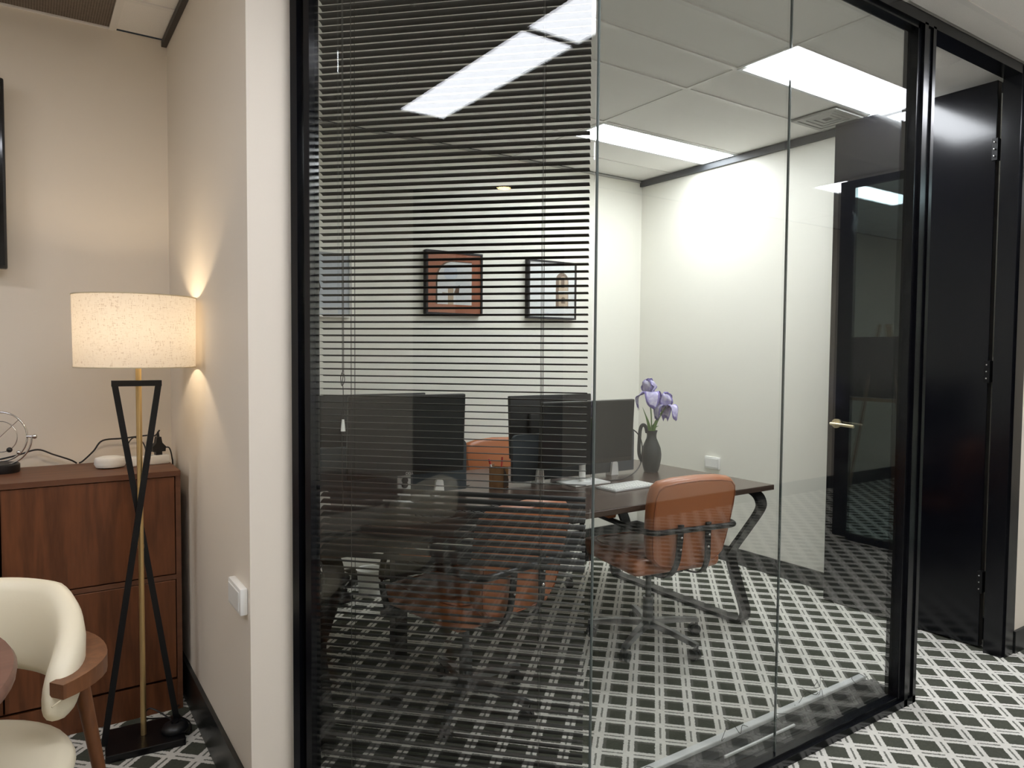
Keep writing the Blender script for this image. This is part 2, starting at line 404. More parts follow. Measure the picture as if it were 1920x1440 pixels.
panel_light(3.92, 5.12, .79, 1.09, 'panel light added to brighten the corridor wall just past the office doorway')  # added to light the white wall right of the doorway
panel_light(6.32, 7.52, .79, 1.09, 'unseen panel light added to brighten the far right end of the corridor')  # added out of view so the mirrored corridor end is less dark
panel_light(5.12, 6.32, -.45, -.15, 'panel light mirrored in the glass beside the door handle')

# ------------------------------------------------------------------ glazed partition
def frame_piece(b, *a): b.box(*a)
w2 = thing('window_2', 'full-height frameless glazing running to the black door post', 'window'); tag(w2, kind='structure')
b = B(); b.box(1.30, 2.965, 1.463, 1.54, 0, .028); b.box(1.30, 2.965, 1.478, 1.525, .028, .042); b.obj('bottom_rail', 'black', w2)
b = B(); b.box(1.25, 3.845, 1.463, 1.54, 2.672, CE); b.box(1.25, 2.87, 1.475, 1.49, 2.655, 2.672); b.obj('head_rail', 'black', w2)
b = B(); b.box(2.855, 2.88, 1.475, 1.53, .03, 2.68); b.box(2.88, 2.905, 1.463, 1.54, 0, 2.68); b.box(2.905, 2.945, 1.47, 1.533, 0, 2.68); b.box(2.945, 2.967, 1.463, 1.54, 0, 2.68)
b.obj('door_post', 'black', w2)
B().box(1.282, 2.1025, 1.495, 1.505, .03, 2.67).obj('pane', 'glass', w2)
B().box(2.1075, 2.87, 1.495, 1.505, .03, 2.67).obj('pane', 'glass', w2)
B().box(2.1025, 2.1075, 1.4965, 1.5035, .03, 2.67).obj('silicone_joint', 'silicone', w2)
B().box(1.2775, 1.2815, 1.4965, 1.5035, .03, 2.67).obj('silicone_joint', 'silicone', w2)
w1 = thing('window_1', 'angled full-height pane in front of the dark venetian blind', 'window', (1.275, 1.5, 0), R(135)); tag(w1, kind='structure')
# local x runs from the glass corner to the pillar, local -y into the office
B().box(.004, .815, -.005, .005, .03, 2.67).obj('pane', 'glass_blind', w1)
b = B(); b.box(.03, .862, -.035, .035, 0, .03); b.obj('bottom_rail', 'black', w1)
b = B(); b.box(.03, .862, -.035, .035, 2.672, CE); b.obj('head_rail', 'black', w1)
b = B(); b.box(.842, .862, -.045, .045, 0, CE); b.obj('jamb', 'black', w1)
b = B(); b.box(.812, .829, -.03, .03, .03, 2.672); b.obj('mullion', 'black', w1)
B().box(.829, .842, -.003, .003, .03, 2.672).obj('slot_pane', 'glass', w1)
# door jamb and leaf
dj = thing('door_1', 'black door frame jamb on the right of the office doorway', 'door frame'); tag(dj, kind='structure')
b = B(); b.box(3.735, 3.845, 1.463, 1.54, 0, 2.672); b.box(3.755, 3.845, 1.455, 1.463, 0, CE); b.obj('jamb', 'black', dj)
d = thing('door_2', 'tall gloss black door standing open into the office', 'door', (3.79, 1.575, 0)); tag(d, kind='structure')
B().box(-.02, .02, 0, .815, .008, 2.685, r=.002, seg=1).obj('door_leaf', 'blackdoor', d)
for hz in (.33, 1.33, 2.36):
    h = B().box(-.052, -.02, -.02, .004, hz-.05, hz+.05).cyl((-.03, -.012, hz-.052), (-.03, -.012, hz+.052), .008, n=10).obj('hinge', 'metal_black', d)
    b = B()
    for dz in (-.032, 0, .032): b.sphere((-.056, -.008, hz+dz), .004, n=8)
    b.obj('screw', 'chrome', h)
b = B().cyl((0, 0, 0), (-.012, 0, 0), .026, n=24); b.cyl((-.012, 0, 0), (-.045, 0, 0), .010, n=14)
b.tube(bez([(-.045, .012, 0), (-.047, -.02, -.001), (-.047, -.075, -.003), (-.044, -.125, -.006)], 6), .009, 10)
tag(b.obj('door_handle', 'gold', d, 40, loc=(-.0205, .757, 1.02)), 'pale gold lever handle')

# ------------------------------------------------------------------ venetian blind
vb = thing('venetian_blind', 'dark slatted venetian blind hanging behind the angled pane', 'blind', (1.275+.036, 1.5+.036, 0), R(135))
def slat_mesh(L=.795, w=.027, th=.0007, sag=.0022):
    b = B(); n = 4; top = []; bot = []
    for i in range(n+1):
        y = (i/n-.5)*w; z = sag*(1-(2*i/n-1)**2); top.append((y, z+th)); bot.append((y, z))
    sec = top + bot[::-1]; m = len(sec)
    vs = [(0, y, z) for y, z in sec] + [(L, y, z) for y, z in sec]
    fs = [(i, (i+1) % m, m+(i+1) % m, m+i) for i in range(m)] + [tuple(range(m)), tuple(range(2*m-1, m-1, -1))]
    b._add(vs, fs); return b.mesh('slat', 'slat', 60)
sm = slat_mesh(); z = .075; k = 0
while z < 2.64:
    link('slat', sm, vb, (.021, 0, z), (R(-19 if .775 < z < 1.01 else 7.9), 0, 0)); z += .0199
B().box(.02, .817, -.014, .014, 2.645, 2.69).obj('head_rail', 'slat', vb)
B().box(.02, .817, -.013, .013, .040, .054, r=.003, seg=2).obj('bottom_rail', 'slat', vb)
for x in (.147, .7156):
    b = B()
    for y in (-.0135, .0135): b.box(x-.0007, x+.0007, y-.0007, y+.0007, .05, 2.65)
    b.box(x+.005, x+.0062, -.0006, .0006, .05, 2.65)
    b.obj('ladder_cord', 'cord', vb)
b = B()
for x in (.738, .7415): b.box(x-.0008, x+.0008, .016, .0176, 1.33, 2.65)
b.tube(bez([(.74, .0168, 1.345), (.747, .017, 1.325), (.743, .018, 1.30), (.735, .017, 1.315), (.738, .016, 1.335), (.742, .017, 1.31), (.739, .017, 1.28), (.739, .017, 1.16)], 6), .0012, 5)
b.tube([(.744, .0168, 1.22), (.742, .0168, 1.0), (.740, .0168, .93)], .0011, 5)
b.obj('lift_cord', 'cord', vb)
B().cyl((.740, .0168, 1.165), (.740, .0168, 1.20), .0075, .0035, n=10).obj('cord_tassel', 'white', vb)
B().cyl((.752, .02, 2.64), (.752, .02, 1.55), .0035, n=8).obj('tilt_wand', 'glassfront', vb)

# second blind lying collapsed at the foot of the glazing
cb = thing('collapsed_blind', 'collapsed dark blind lying in a heap along the bottom of the glazing', 'blind', (1.62, 1.61, 0))
sm2 = slat_mesh(1.335)
for i in range(22):
    lay = i // 7
    y = -.062 + .018*(i % 7) + random.uniform(-.006, .006)
    link('slat', sm2, cb, (random.uniform(-.02, .03), y, .004+.006*lay+random.uniform(0, .004)), (R(random.uniform(-14, 14)), R(random.uniform(-.12, .12)), R(random.uniform(-1.0, 1.0))))
B().box(0, 1.345, .058, .088, .006, .030, r=.004, seg=2).obj('bottom_rail', 'silver', cb)  # silver colour stands in for the bright reflection on the rail's top
B().box(.33, .72, -.03, -.022, .026, .036, r=.002, seg=1).obj('loose_slat', 'silver', cb)
for k in range(9):
    x = .12+.14*k+random.uniform(-.04, .04); y = random.uniform(-.02, .09)
    pts = [(x, y, .03)]
    for q in range(4): pts.append((pts[-1][0]+random.uniform(-.05, .06), pts[-1][1]+random.uniform(-.03, .04), random.uniform(.02, .075)))
    B().tube(bez(pts, 5), .0011, 5).obj('tangled_cord', 'cord', cb)

# ------------------------------------------------------------------ office: desk and what stands on it
TZ = .74
dk = thing('bench_desk', 'long dark wood bench desk on black looped steel legs', 'desk', (0, 0, 0))
B().box(.74, 3.155, 2.285, 3.49, TZ-.026, TZ, r=.002, seg=1).obj('desktop', 'desk', dk)
def leg(x):
    b = B()
    half = [(2.62, .705), (2.40, .705), (2.335, .695), (2.305, .660), (2.312, .61), (2.40, .48), (2.475, .37), (2.478, .31), (2.432, .19), (2.392, .09), (2.388, .05), (2.405, .018), (2.44, .012), (2.62, .012)]
    yc = 2.887
    pts = half + [(2*yc-y, z) for y, z in half[::-1]]
    P = [(x, y, z) for y, z in pts]
    # flat bar: wide in x, thin in the loop plane
    path = bez(P + [P[0]], 4)[:-1]
    b.sweep(path, [(-.009, -.034), (.009, -.034), (.009, .034), (-.009, .034)], closed=True, up=(1, 0, 0))
    return b.obj('leg', 'metal_black', dk, 35)
leg(3.075); leg(.84)
b = B(); b.box(.86, 3.05, 2.86, 2.91, TZ-.075, TZ-.027); b.obj('cross_beam', 'metal_black', dk)
B().box(1.37, 1.43, 2.97, 3.03, .0, TZ-.027).obj('cable_spine', 'metal_black', dk)
B().cyl((1.80, 3.10, TZ), (1.80, 3.10, TZ+.003), .03, n=20).obj('grommet', 'desk_edge', dk)

def divider(x0, x1, label):
    t = thing('desk_divider', label, 'divider', (x0, 2.95, TZ+.001), group='desk divider panels')
    w = x1-x0; h0, h1, r = .016, .252, .03
    poly = [(0, h0), (w, h0)] + [(w-r+r*math.cos(a), h1-r+r*math.sin(a)) for a in [i*PI/12 for i in range(7)]] + [(r-r*math.sin(a), h1-r+r*math.cos(a)) for a in [i*PI/12 for i in range(7)]]
    B().prism(poly, lambda x, z: (x, -.010, z), lambda x, z: (x, .010, z)).obj('felt_panel', 'panel_grey', t, 30)
    for cx in (.16, w-.15):
        poly = [(-.026, 0), (.026, 0), (.019, .066), (.014, .072), (-.014, .072), (-.019, .066)]
        B().prism(poly, lambda x, z: (cx+x, -.024, z), lambda x, z: (cx+x, .024, z)).obj('clip', 'white', t)
    return t
divider(.87, 1.722, 'charcoal desk divider behind the left monitors')
divider(1.988, 2.80, 'charcoal desk divider behind the right monitors')

def text_mesh(s, size):
    c = bpy.data.curves.new('txt', 'FONT'); c.body = s; c.size = size; c.align_x = 'CENTER'; c.extrude = .0003
    o = bpy.data.objects.new('txt', c); COL.objects.link(o)
    me = bpy.data.meshes.new_from_object(o.evaluated_get(bpy.context.evaluated_depsgraph_get()))
    bpy.data.objects.remove(o); return me
def monitor(x, y, rz, zb, w, h, label, stand, logo=False, tilt=0):
    t = thing('monitor', label, 'monitor', (x, y, TZ+.001), rz, group='desktop monitors')
    z0 = zb-TZ
    Mx = Matrix.Translation((0, 0, z0+h/2)) @ Matrix.Rotation(R(tilt), 4, 'X') @ Matrix.Translation((0, 0, -z0-h/2))
    s = B().box(-w/2, w/2, -.010, .016, z0, z0+h, r=.005, seg=2, mat=Mx).obj('shell', 'monitor_back', t, 30)
    b = B().box(-w/2+.008, w/2-.008, -.0115, -.0095, z0+.022, z0+h-.008, mat=Mx); b.obj('screen', 'screen', s)
    B().box(-w*.3, w*.3, .016, .038, z0+.06, z0+h*.72, r=.010, seg=3, mat=Mx).obj('rear_housing', 'monitor_back', s, 30)
    if logo:
        me = text_mesh('DELL', .016); me.materials.append(M['silver'])
        link('logo', me, s, (0, -.0112, z0+.005), (R(90+tilt), 0, 0))
    if stand == 'round':
        b = B().cyl((0, .045, .008), (0, .045, z0+h*.45), .017, n=20); b.obj('stand_pole', 'white', t, 40)
        B().box(-.115, .115, -.045, .115, 0, .008, r=.003, seg=2).obj('stand_base', 'white', t)
    else:
        b = B(); poly = [(-.03, .006), (.03, .006), (.028, z0+h*.5), (-.028, z0+h*.5)]
        b.prism(poly, lambda a, c: (a, .038, c), lambda a, c: (a, .05, c)); o = b.obj('stand_neck', 'silver', t)
        B().cyl((0, .030, .105), (0, .055, .105), .014, n=18).cyl((0, .030, .085), (0, .055, .085), .014, n=18).obj('cable_hole', 'plastic_black', o)
        B().box(-.04, .04, .0, .09, 0, .006, r=.003, seg=2).obj('stand_base', 'silver', t)
    return t
monitor(1.352, 2.80, 0, .872, .545, .345, 'monitor facing us on the left of the desk, in front of the divider', 'neck', logo=True, tilt=3)
monitor(2.352, 2.80, 0, .838, .600, .325, 'monitor facing us on the right of the desk, on a white round pole', 'round', tilt=3)
monitor(1.33, 3.13, PI, .86, .54, .345, 'monitor with its back to us at the far left of the desk', 'neck', tilt=3)
monitor(2.365, 3.13, PI, .845, .55, .33, 'monitor with its back to us at the far right of the desk', 'neck', tilt=3)

def keyboard(x, y, rz, w, d, m, mk, label):
    t = thing('keyboard', label, 'keyboard', (x, y, TZ+.001), rz)
    B().box(-w/2, w/2, -d/2, d/2, 0, .010, r=.003, seg=2).obj('case', m, t)
    b = B(); nx = 14; ny = 5
    for i in range(nx):
        for j in range(ny):
            cx = -w/2+.008+(w-.016)*(i+.5)/nx; cy = -d/2+.008+(d-.016)*(j+.5)/ny; a = (w-.016)/nx*.40; e = (d-.016)/ny*.40
            b.box(cx-a, cx+a, cy-e, cy+e, .010, .0135)
    tag(b.obj('keys', mk, t), kind='stuff')
M['key_grey'] = simple('light grey key tray', (186, 188, 188), .5)
keyboard(2.455, 2.625, R(3), .29, .135, 'key_grey', 'white', 'slim white keyboard on the right of the desk')
keyboard(1.50, 2.52, R(-3), .44, .14, 'plastic_black', 'plastic_black', 'black keyboard in front of the left monitor')
ms = thing('computer_mouse', 'small black mouse beside the black keyboard', 'mouse', (1.80, 2.50, TZ), R(-8))
b = B(); b.sphere((0, 0, .004), .03, .62); 
for v in b.bm.verts: v.co.y *= 1.75; v.co.z = max(0, v.co.z)
o = b.obj('body', 'plastic_black', ms, 60); B().box(-.003, .003, .018, .034, .018, .024).obj('scroll_wheel', 'alu', ms)

# pen box with pens
pb = thing('pen_box', 'small brown wooden pen box in the gap between the dividers', 'pen box', (1.915, 2.955, TZ), R(40))
b = B(); w = .038; h = .102
b.box(-w, w, -w, w, 0, .004); b.box(-w, -w+.004, -w, w, .004, h); b.box(w-.004, w, -w, w, .004, h*.98); b.box(-w+.004, w-.004, w-.004, w, .004, h*1.1)
b.obj('box', 'cardboard', pb)
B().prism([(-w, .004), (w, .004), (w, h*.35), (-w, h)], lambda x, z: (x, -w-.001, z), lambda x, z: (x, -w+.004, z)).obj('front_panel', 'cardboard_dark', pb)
for i, (px, py, tx, ty, m, lab) in enumerate([(-.01, 0, -.05, .01, 'white', 'white marker pen leaning out of the pen box'), (.012, .01, .03, .02, 'red', 'red pen sticking out of the pen box')]):
    p = thing('pen', lab, 'pen', (1.915+px, 2.955+py, TZ+.006))
    B().cyl((0, 0, 0), (tx*.7, ty*.7, .112), .0045, n=10).obj('barrel', m, p, 40)
    B().cyl((tx*.7, ty*.7, .112), (tx*.86, ty*.86, .138), .005, n=10).obj('cap', 'red', p, 40)

# cable looping beside the right monitor
b = B().tube(bez([(2.66, 2.86, 1.02), (2.74, 2.85, .97), (2.765, 2.84, .90), (2.73, 2.82, .80), (2.62, 2.80, .748), (2.50, 2.80, .744), (2.40, 2.79, .744), (2.36, 2.86, .746)], 6), .0032, 6)
tag(b.obj('monitor_cable', 'plastic_black', None, 60), 'thin black cable looping down beside the right monitor', 'cable')

# vase and irises
vs_ = thing('vase', 'slender matt charcoal jug vase with one tall handle', 'vase', (2.905, 2.91, TZ+.001))
prof = [(.036, 0), (.040, .004), (.047, .03), (.0545, .07), (.056, .10), (.051, .135), (.038, .165), (.0275, .19), (.0265, .205), (.029, .22), (.033, .232), (.029, .231), (.024, .21), (.024, .19), (.03, .165), (.02, .1), (.001, .09)]
B().lathe(prof, 32).obj('body', 'vase', vs_, 60)
hd = (-.83, .56)
path = bez([(hd[0]*.026, hd[1]*.026, .218), (hd[0]*.034, hd[1]*.034, .252), (hd[0]*.05, hd[1]*.05, .262), (hd[0]*.063, hd[1]*.063, .24), (hd[0]*.068, hd[1]*.068, .18), (hd[0]*.068, hd[1]*.068, .10), (hd[0]*.05, hd[1]*.05, .055)], 6)
B().sweep(path, [(.010*math.cos(a), .0065*math.sin(a)) for a in [2*PI*i/10 for i in range(10)]], up=(hd[1], -hd[0], 0)).obj('handle', 'vase', vs_, 60)
def petal(c, az, L, W, rise, curl, parent, seed, up):
    rnd = random.Random(seed); ph = rnd.uniform(0, 6)
    ca, sa = math.cos(az), math.sin(az)
    def fn(u, v):
        # v along the petal, u across
        wv = W*math.sin(PI*min(1, .12+.80*v))**.8*(1-.15*v); s = (u-.5)*2
        ruf = .010*math.sin(9*v+ph+3.2*s)*abs(s)*(.3+v)
        if up:
            r = L*(.30*math.sin(PI*v*.9)); z = L*(v-.02*v*v) + ruf*.4 - .004*s*s; r += ruf
            if v > .8: r -= (v-.8)*L*1.1
        else:
            a = v*curl; r = L*.50*math.sin(min(a, PI*.62)) + ruf*.5 + L*.10*v; z = rise*L*math.sin(PI*v*.55)*.5 - L*1.35*max(0, v-.25)**1.25 + ruf - .05*L*s*s*(1 if v > .3 else .3)
        x = r*ca - wv*s*sa; y = r*sa + wv*s*ca
        return (c[0]+x, c[1]+y, c[2]+z)
    b = B(); b.grid(fn, 8, 10)
    o = b.obj('petal', ['petal', 'petal_seam'], parent, 180)
    for p in o.data.polygons:
        i = p.index; iu, iv = i % 8, i // 8
        if iv == 9 or iu in (0, 7): p.material_index = 1
    md = o.modifiers.new('thick', 'SOLIDIFY'); md.thickness = .0012
def blade(pts, w, parent):
    n = len(pts); B().sweep(pts, [(-w, 0), (0, -.0025), (w, 0), (0, .0025)], up=(.56, .83, .02), scales=[(.45+.55*math.sin(PI*min(1, (i/(n-1))*1.02+.25)))*(1-(i/(n-1))**4)+.02 for i in range(n)]).obj('leaf', 'leaf', parent, 60)
def iris(head, rot, sc, label, leaves, tilt):
    t = thing('iris', label, 'flower', (2.905, 2.91, TZ+.20), group='irises in the vase')
    hx, hy, hz = head
    B().tube(bez([(0, 0, 0), (hx*.25, hy*.25, hz*.5), (hx, hy, hz)], 6), .0035, 8).obj('stem', 'leaf', t, 60)
    for k in range(3): petal((hx, hy, hz), rot+k*2*PI/3+PI/3, .092*sc, .044*sc, 0, 0, t, k+int(rot*7), True)
    for k in range(3): petal((hx, hy, hz+.004), rot+k*2*PI/3, .118*sc, .046*sc, .55, 2.0, t, 10+k+int(rot*9), False)
    for l in leaves: blade(bez(l, 6), .009, t)
iris((-.012, .01, .235), R(-118), 1.0, 'taller lavender iris standing at the top of the vase', [[(-.006, 0, 0), (-.02, .01, .08), (-.045, .03, .165)], [(.003, 0, 0), (.006, .0, .05), (.02, -.01, .085)]], 0)
iris((.068, -.04, .165), R(-75), .92, 'lower lavender iris leaning to the right of the vase', [[(.006, 0, 0), (.02, -.012, .07), (.062, -.035, .15)], [(.0, 0, 0), (.01, -.003, .04), (.035, -.02, .06)]], 0)

# ------------------------------------------------------------------ office chairs
def office_chair(label, loc, rz):
    t = thing('office_chair', label, 'chair', (*loc, 0), rz, group='tan leather office chairs')
    st = B().box(-.245, .245, -.235, .25, .405, .485, r=.035, seg=4).obj('seat', 'leather', t, 60)
    B().tube([(x*.245*.86, y*.24*.86+.006, .487) for x, y in [(math.copysign(abs(math.cos(a))**.4, math.cos(a)), math.copysign(abs(math.sin(a))**.4, math.sin(a))) for a in [2*PI*i/40 for i in range(40)]]], .003, 6, closed=True).obj('piping', 'leather_seam', st, 60)
    B().sphere((0, .02, .484), .012, .5, n=10).obj('seat_button', 'leather_seam', st, 60)
    # backrest: rounded pad, gently reclined
    def outline(k=1.0):
        pts = []
        W0, W1, Wm, H = .185, .205, .232, .40
        prof = [(0, -.02), (.10, -.018), (.16, -.005), (.198, .035), (.212, .10), (.220, .18), (.226, .26), (.226, .325), (.216, .362), (.190, .385), (.12, .398), (0, .404)]
        pts = prof + [(-x, z) for x, z in prof[-2:0:-1]]
        return [(x*k, .19+(z-.19)*k) for x, z in pts]
    b = B(); n = len(outline()); layers = [(.90, -.034), (.97, -.028), (1.0, -.012), (1.0, .018), (.965, .034), (.88, .040)]
    vs = []
    for k, y in layers:
        for x, z in outline(k): vs.append((x, y - .35*(0) + .10*x*x*2.2, z))
    fs = [tuple(range(n-1, -1, -1)), tuple((len(layers)-1)*n+i for i in range(n))]
    for l in range(len(layers)-1): fs += [(l*n+i, l*n+(i+1) % n, (l+1)*n+(i+1) % n, (l+1)*n+i) for i in range(n)]
    b._add(vs, fs)
    REC = Matrix.Translation((0, -.265, .47)) @ Matrix.Rotation(R(11), 4, 'X')
    for v in b.bm.verts: v.co = REC @ v.co
    bk = b.obj('backrest', 'leather', t, 50)
    o2 = [REC @ Vector((x, -.031+.22*x*x, z)) for x, z in outline(.955)]
    B().tube([tuple(p) for p in o2], .0028, 6, closed=True).obj('piping', 'leather_seam', bk, 60)
    # black arm loop running behind the back and forward to both arms
    zb = .632
    loop = bez([(-.255, .17, .40), (-.26, .20, .50), (-.26, .185, .60), (-.257, .13, zb), (-.252, -.10, zb), (-.245, -.27, zb), (-.215, -.338, zb), (-.12, -.345, zb), (0, -.345, zb), (.12, -.345, zb), (.215, -.338, zb), (.245, -.27, zb), (.252, -.10, zb), (.257, .13, zb), (.26, .185, .60), (.26, .20, .50), (.255, .17, .40)], 5)
    B().tube(loop, .0125, 10).obj('arm_frame', 'metal_black', t, 60)
    for s in (-1, 1):
        B().box(s*.255-.024, s*.255+.024, -.07, .15, zb+.010, zb+.038, r=.012, seg=3).obj('arm_pad', 'leather', t, 50)
        B().box(min(s*.22, s*.275), max(s*.22, s*.275), .15, .19, .385, .41).obj('arm_bracket', 'metal_black', t)
        p = [(s*.075, -.338, .655), (s*.078, -.332, .56), (s*.085, -.318, .47), (s*.09, -.26, .405), (s*.08, -.12, .388)]
        sp = B().sweep(bez(p, 5), [(-.014, -.004), (.014, -.004), (.014, .004), (-.014, .004)], up=(0, 1, .15)).obj('back_strap', 'metal_black', t, 50)
        b = B()
        for zz in (.60, .545): b.sphere((s*.0765, -.344 + (.60-zz)*.09, zz), .0065, n=10)
        b.obj('screw', 'chrome', sp, 60)
    B().box(-.11, .11, -.13, .11, .365, .405, r=.008, seg=2).obj('tilt_mechanism', 'metal_black', t)
    B().cyl((0, 0, .20), (0, 0, .37), .014, n=18).cyl((0, 0, .10), (0, 0, .225), .026, n=20).obj('gas_column', 'alu', t, 40)
    B().cyl((.06, .02, .385), (.29, .05, .375), .006, n=8).obj('tilt_lever', 'chrome', t)
    bs = B().cyl((0, 0, .075), (0, 0, .125), .04, .032, n=20).obj('base_hub', 'alu', t, 40)
    for k in range(5):
        a = R(-75+72*k)-rz*0; ca, sa = math.cos(a), math.sin(a)
        B().sweep([(ca*.02, sa*.02, .100), (ca*.15, sa*.15, .092), (ca*.29, sa*.29, .072)], [(-.021, -.012), (.021, -.012), (.014, .012), (-.014, .012)], scales=[1.1, .95, .75]).obj('base_arm', 'alu', t)
        cx, cy = ca*.285, sa*.285
        cs = B().cyl((cx, cy, .045), (cx, cy, .07), .008, n=8).obj('caster', 'metal_black', t)
        b = B()
        for q in (-.012, .012): b.cyl((cx-sa*(q-.008)-ca*.012, cy+ca*(q-.008)-sa*.012, .026), (cx-sa*(q+.008)-ca*.012, cy+ca*(q+.008)-sa*.012, .026), .026, n=16)
        b.obj('wheel', 'plastic_black', cs, 40)
    return t
chA = office_chair('tan leather office chair fully in view beside the looped desk leg', (2.49, 2.50), R(-9))
def chair_copy(label, loc, rz):
    c = copy_tree(chA); c.location = (*loc, 0); c.rotation_euler = (0, 0, rz); c['label'] = label; return c
chair_copy('tan leather office chair behind the blind, in front of the left monitor', (1.43, 2.44), R(12))
chair_copy('tan leather office chair on the far side of the desk, top of backrest showing', (2.45, 3.50), R(184))

# ------------------------------------------------------------------ wall things in the office
def picture(x0, x1, z0, z1, label, kind):
    t = thing('framed_picture', label, 'picture', ((x0+x1)/2, RY1, (z0+z1)/2), group='framed prints on the office wall')
    w, h = (x1-x0)/2, (z1-z0)/2; D = .042; f = .012
    b = B(); b.box(-w, -w+f, -D, 0, -h, h); b.box(w-f, w, -D, 0, -h, h); b.box(-w+f, w-f, -D, 0, -h, -h+f); b.box(-w+f, w-f, -D, 0, h-f, h)
    b.obj('frame', 'print_dark' if kind != 3 else 'white', t)
    B().box(-w+f, w-f, -.034, -.028, -h+f, h-f).obj('print', {1: 'terracotta', 2: 'paper', 3: 'paper_blue'}[kind], t)
    def flat(poly, m, d): B().prism(poly, lambda x, z: (x, -.034-d, z), lambda x, z: (x, -.0345-d, z)).obj('printed_shape', m, t)
    def arch(cx, zb, zt, r, n=14): return [(cx-r, zb), (cx+r, zb)] + [(cx+r*math.cos(PI*i/n), zt-r+r*math.sin(PI*i/n)) for i in range(n+1)]
    if kind == 1:
        a = [(-.125, -.135), (.125, -.135), (.125, .135), (.02, .135)] + [(-.01-.115*math.sin(PI*i/20), .02+.115*math.cos(PI*i/20)) for i in range(1, 11)]
        flat([(-.136, -.135)] + [(-.125, -.135), (-.125, .02)] + [(-.136, .02)], 'print_brown', .0002)
        flat([(x*1.0-.010*(1 if x < .0 else 0), z+.006*(1 if z > .0 else 0)) for x, z in a], 'print_brown', .0002)
        flat(a, 'paper', .0006)
        flat(arch(-.03, -.135, -.02, .020), 'print_tan', .0010)
        flat([(.0+.05*math.cos(2*PI*i/20)-.03, .065+.05*math.sin(2*PI*i/20)) for i in range(20)], 'paper_blue', .0010)
        flat([(-.005, -.06), (.03, -.065), (.035, -.01), (.01, -.02)], 'print_brown', .0014)
        flat([(-.09, -.06), (.05, -.07), (.045, -.075), (-.09, -.066)], 'print_tan', .0013)
    elif kind == 2:
        flat(arch(.085, -.125, .125, .055), 'print_brown', .0002)
        flat(arch(.095, -.11, .10, .040), 'print_tan', .0006)
        flat([(.075, .02), (.105, .02), (.105, .085), (.075, .085)], 'print_brown', .0010)
        flat(arch(.095, -.09, -.045, .018), 'print_brown', .0010)
        flat([(.05, -.02), (.15, -.01), (.15, .0), (.05, -.005)], 'paper', .0010)
    else:
        flat([(-.18, -.06), (-.02, -.10), (.0, -.02), (-.03, .08), (-.10, .15), (-.18, .17)], 'print_dark', .0002)
        flat([(-.05, -.17), (.10, -.17), (.10, -.13), (-.05, -.14)], 'paper', .0006)
    B().box(-w+f, w-f, -.0395, -.0385, -h+f, h-f).obj('picture_glass', 'glassfront', t)
picture(2.072, 2.482, 1.641, 2.041, 'framed print with terracotta border and white arch', 1)
picture(2.848, 3.266, 1.641, 2.043, 'framed white print with a small brown arch', 2)
picture(1.22, 1.585, 1.60, 1.98, 'pale framed print half hidden by the blind window frame', 3)
def wall_plate(loc, rz, w, h, label, n):
    t = thing('power_outlet', label, 'outlet', loc, rz)
    B().box(-w/2, w/2, -.022, 0, -h/2, h/2, r=.004, seg=2).obj('plate', 'white', t, 40)
    B().box(-w/2+.012, w/2-.012, -.0245, -.021, -h/2+.010, h/2-.010, r=.002, seg=1).obj('switch_rocker', 'white', t)
wall_plate((RX1, 3.338, .655), R(-90), .125, .082, 'white power outlet on the office wall above the tan chair', 1)
wall_plate((.52, 2.205, .676), R(-90), .150, .078, 'white wall switch low on the dividing wall near the pillar', 1)
# ceiling diffuser and detector
vt = thing('ceiling_vent', 'square grey air diffuser in the office ceiling', 'vent', (3.71, 2.40, CE-.001))
for k, r in enumerate((.135, .105, .075, .045)):
    b = B(); q = r-.022
    for (x0, x1, y0, y1) in ((-r, r, -r, -q), (-r, r, q, r), (-r, -q, -q, q), (q, r, -q, q)): b.box(x0, x1, y0, y1, -.012+.002*k, -.001)
    b.obj('blade_ring', 'vent', vt)
B().box(-.135, .135, -.135, .135, -.003, .0).obj('backing', 'vent_dark', vt)
sd = thing('ceiling_speaker', 'round beige ceiling disc seen above the open door', 'ceiling disc', (3.35, 1.66, CE))
B().lathe([(.001, -.022), (.07, -.022), (.085, -.018), (.12, -.006), (.125, -.0), (.001, 0)], 32).obj('disc', 'tile', sd, 40)

# things under the desk by the back wall
wb = thing('waste_bin', 'small white bin under the desk by the back wall', 'bin', (1.62, 3.86, 0))
B().lathe([(.055, 0), (.062, .004), (.072, .15), (.078, .155), (.072, .153), (.06, .01), (.001, .008)], 24).obj('body', 'white', wb, 50)
pw = thing('floor_power_board', 'black power board with tangled cables under the desk', 'power board', (1.30, 3.80, 0), R(10))
B().box(-.20, .20, -.03, .03, 0, .045, r=.006, seg=2).obj('body', 'plastic_black', pw)
for k in range(4):
    x = -.15+.1*k
    B().box(x-.018, x+.018, -.018, .018, .045, .08, r=.004, seg=2).obj('plug', 'plastic_black', pw)
    B().tube(bez([(x, 0, .078), (x+.03, -.03, .15), (x-.05, -.05+.02*k, .22), (x+.06, 0, .32), (x, .05, .45)], 5), .004, 6).obj('cord', 'cable_white' if k % 2 else 'plastic_black', pw)

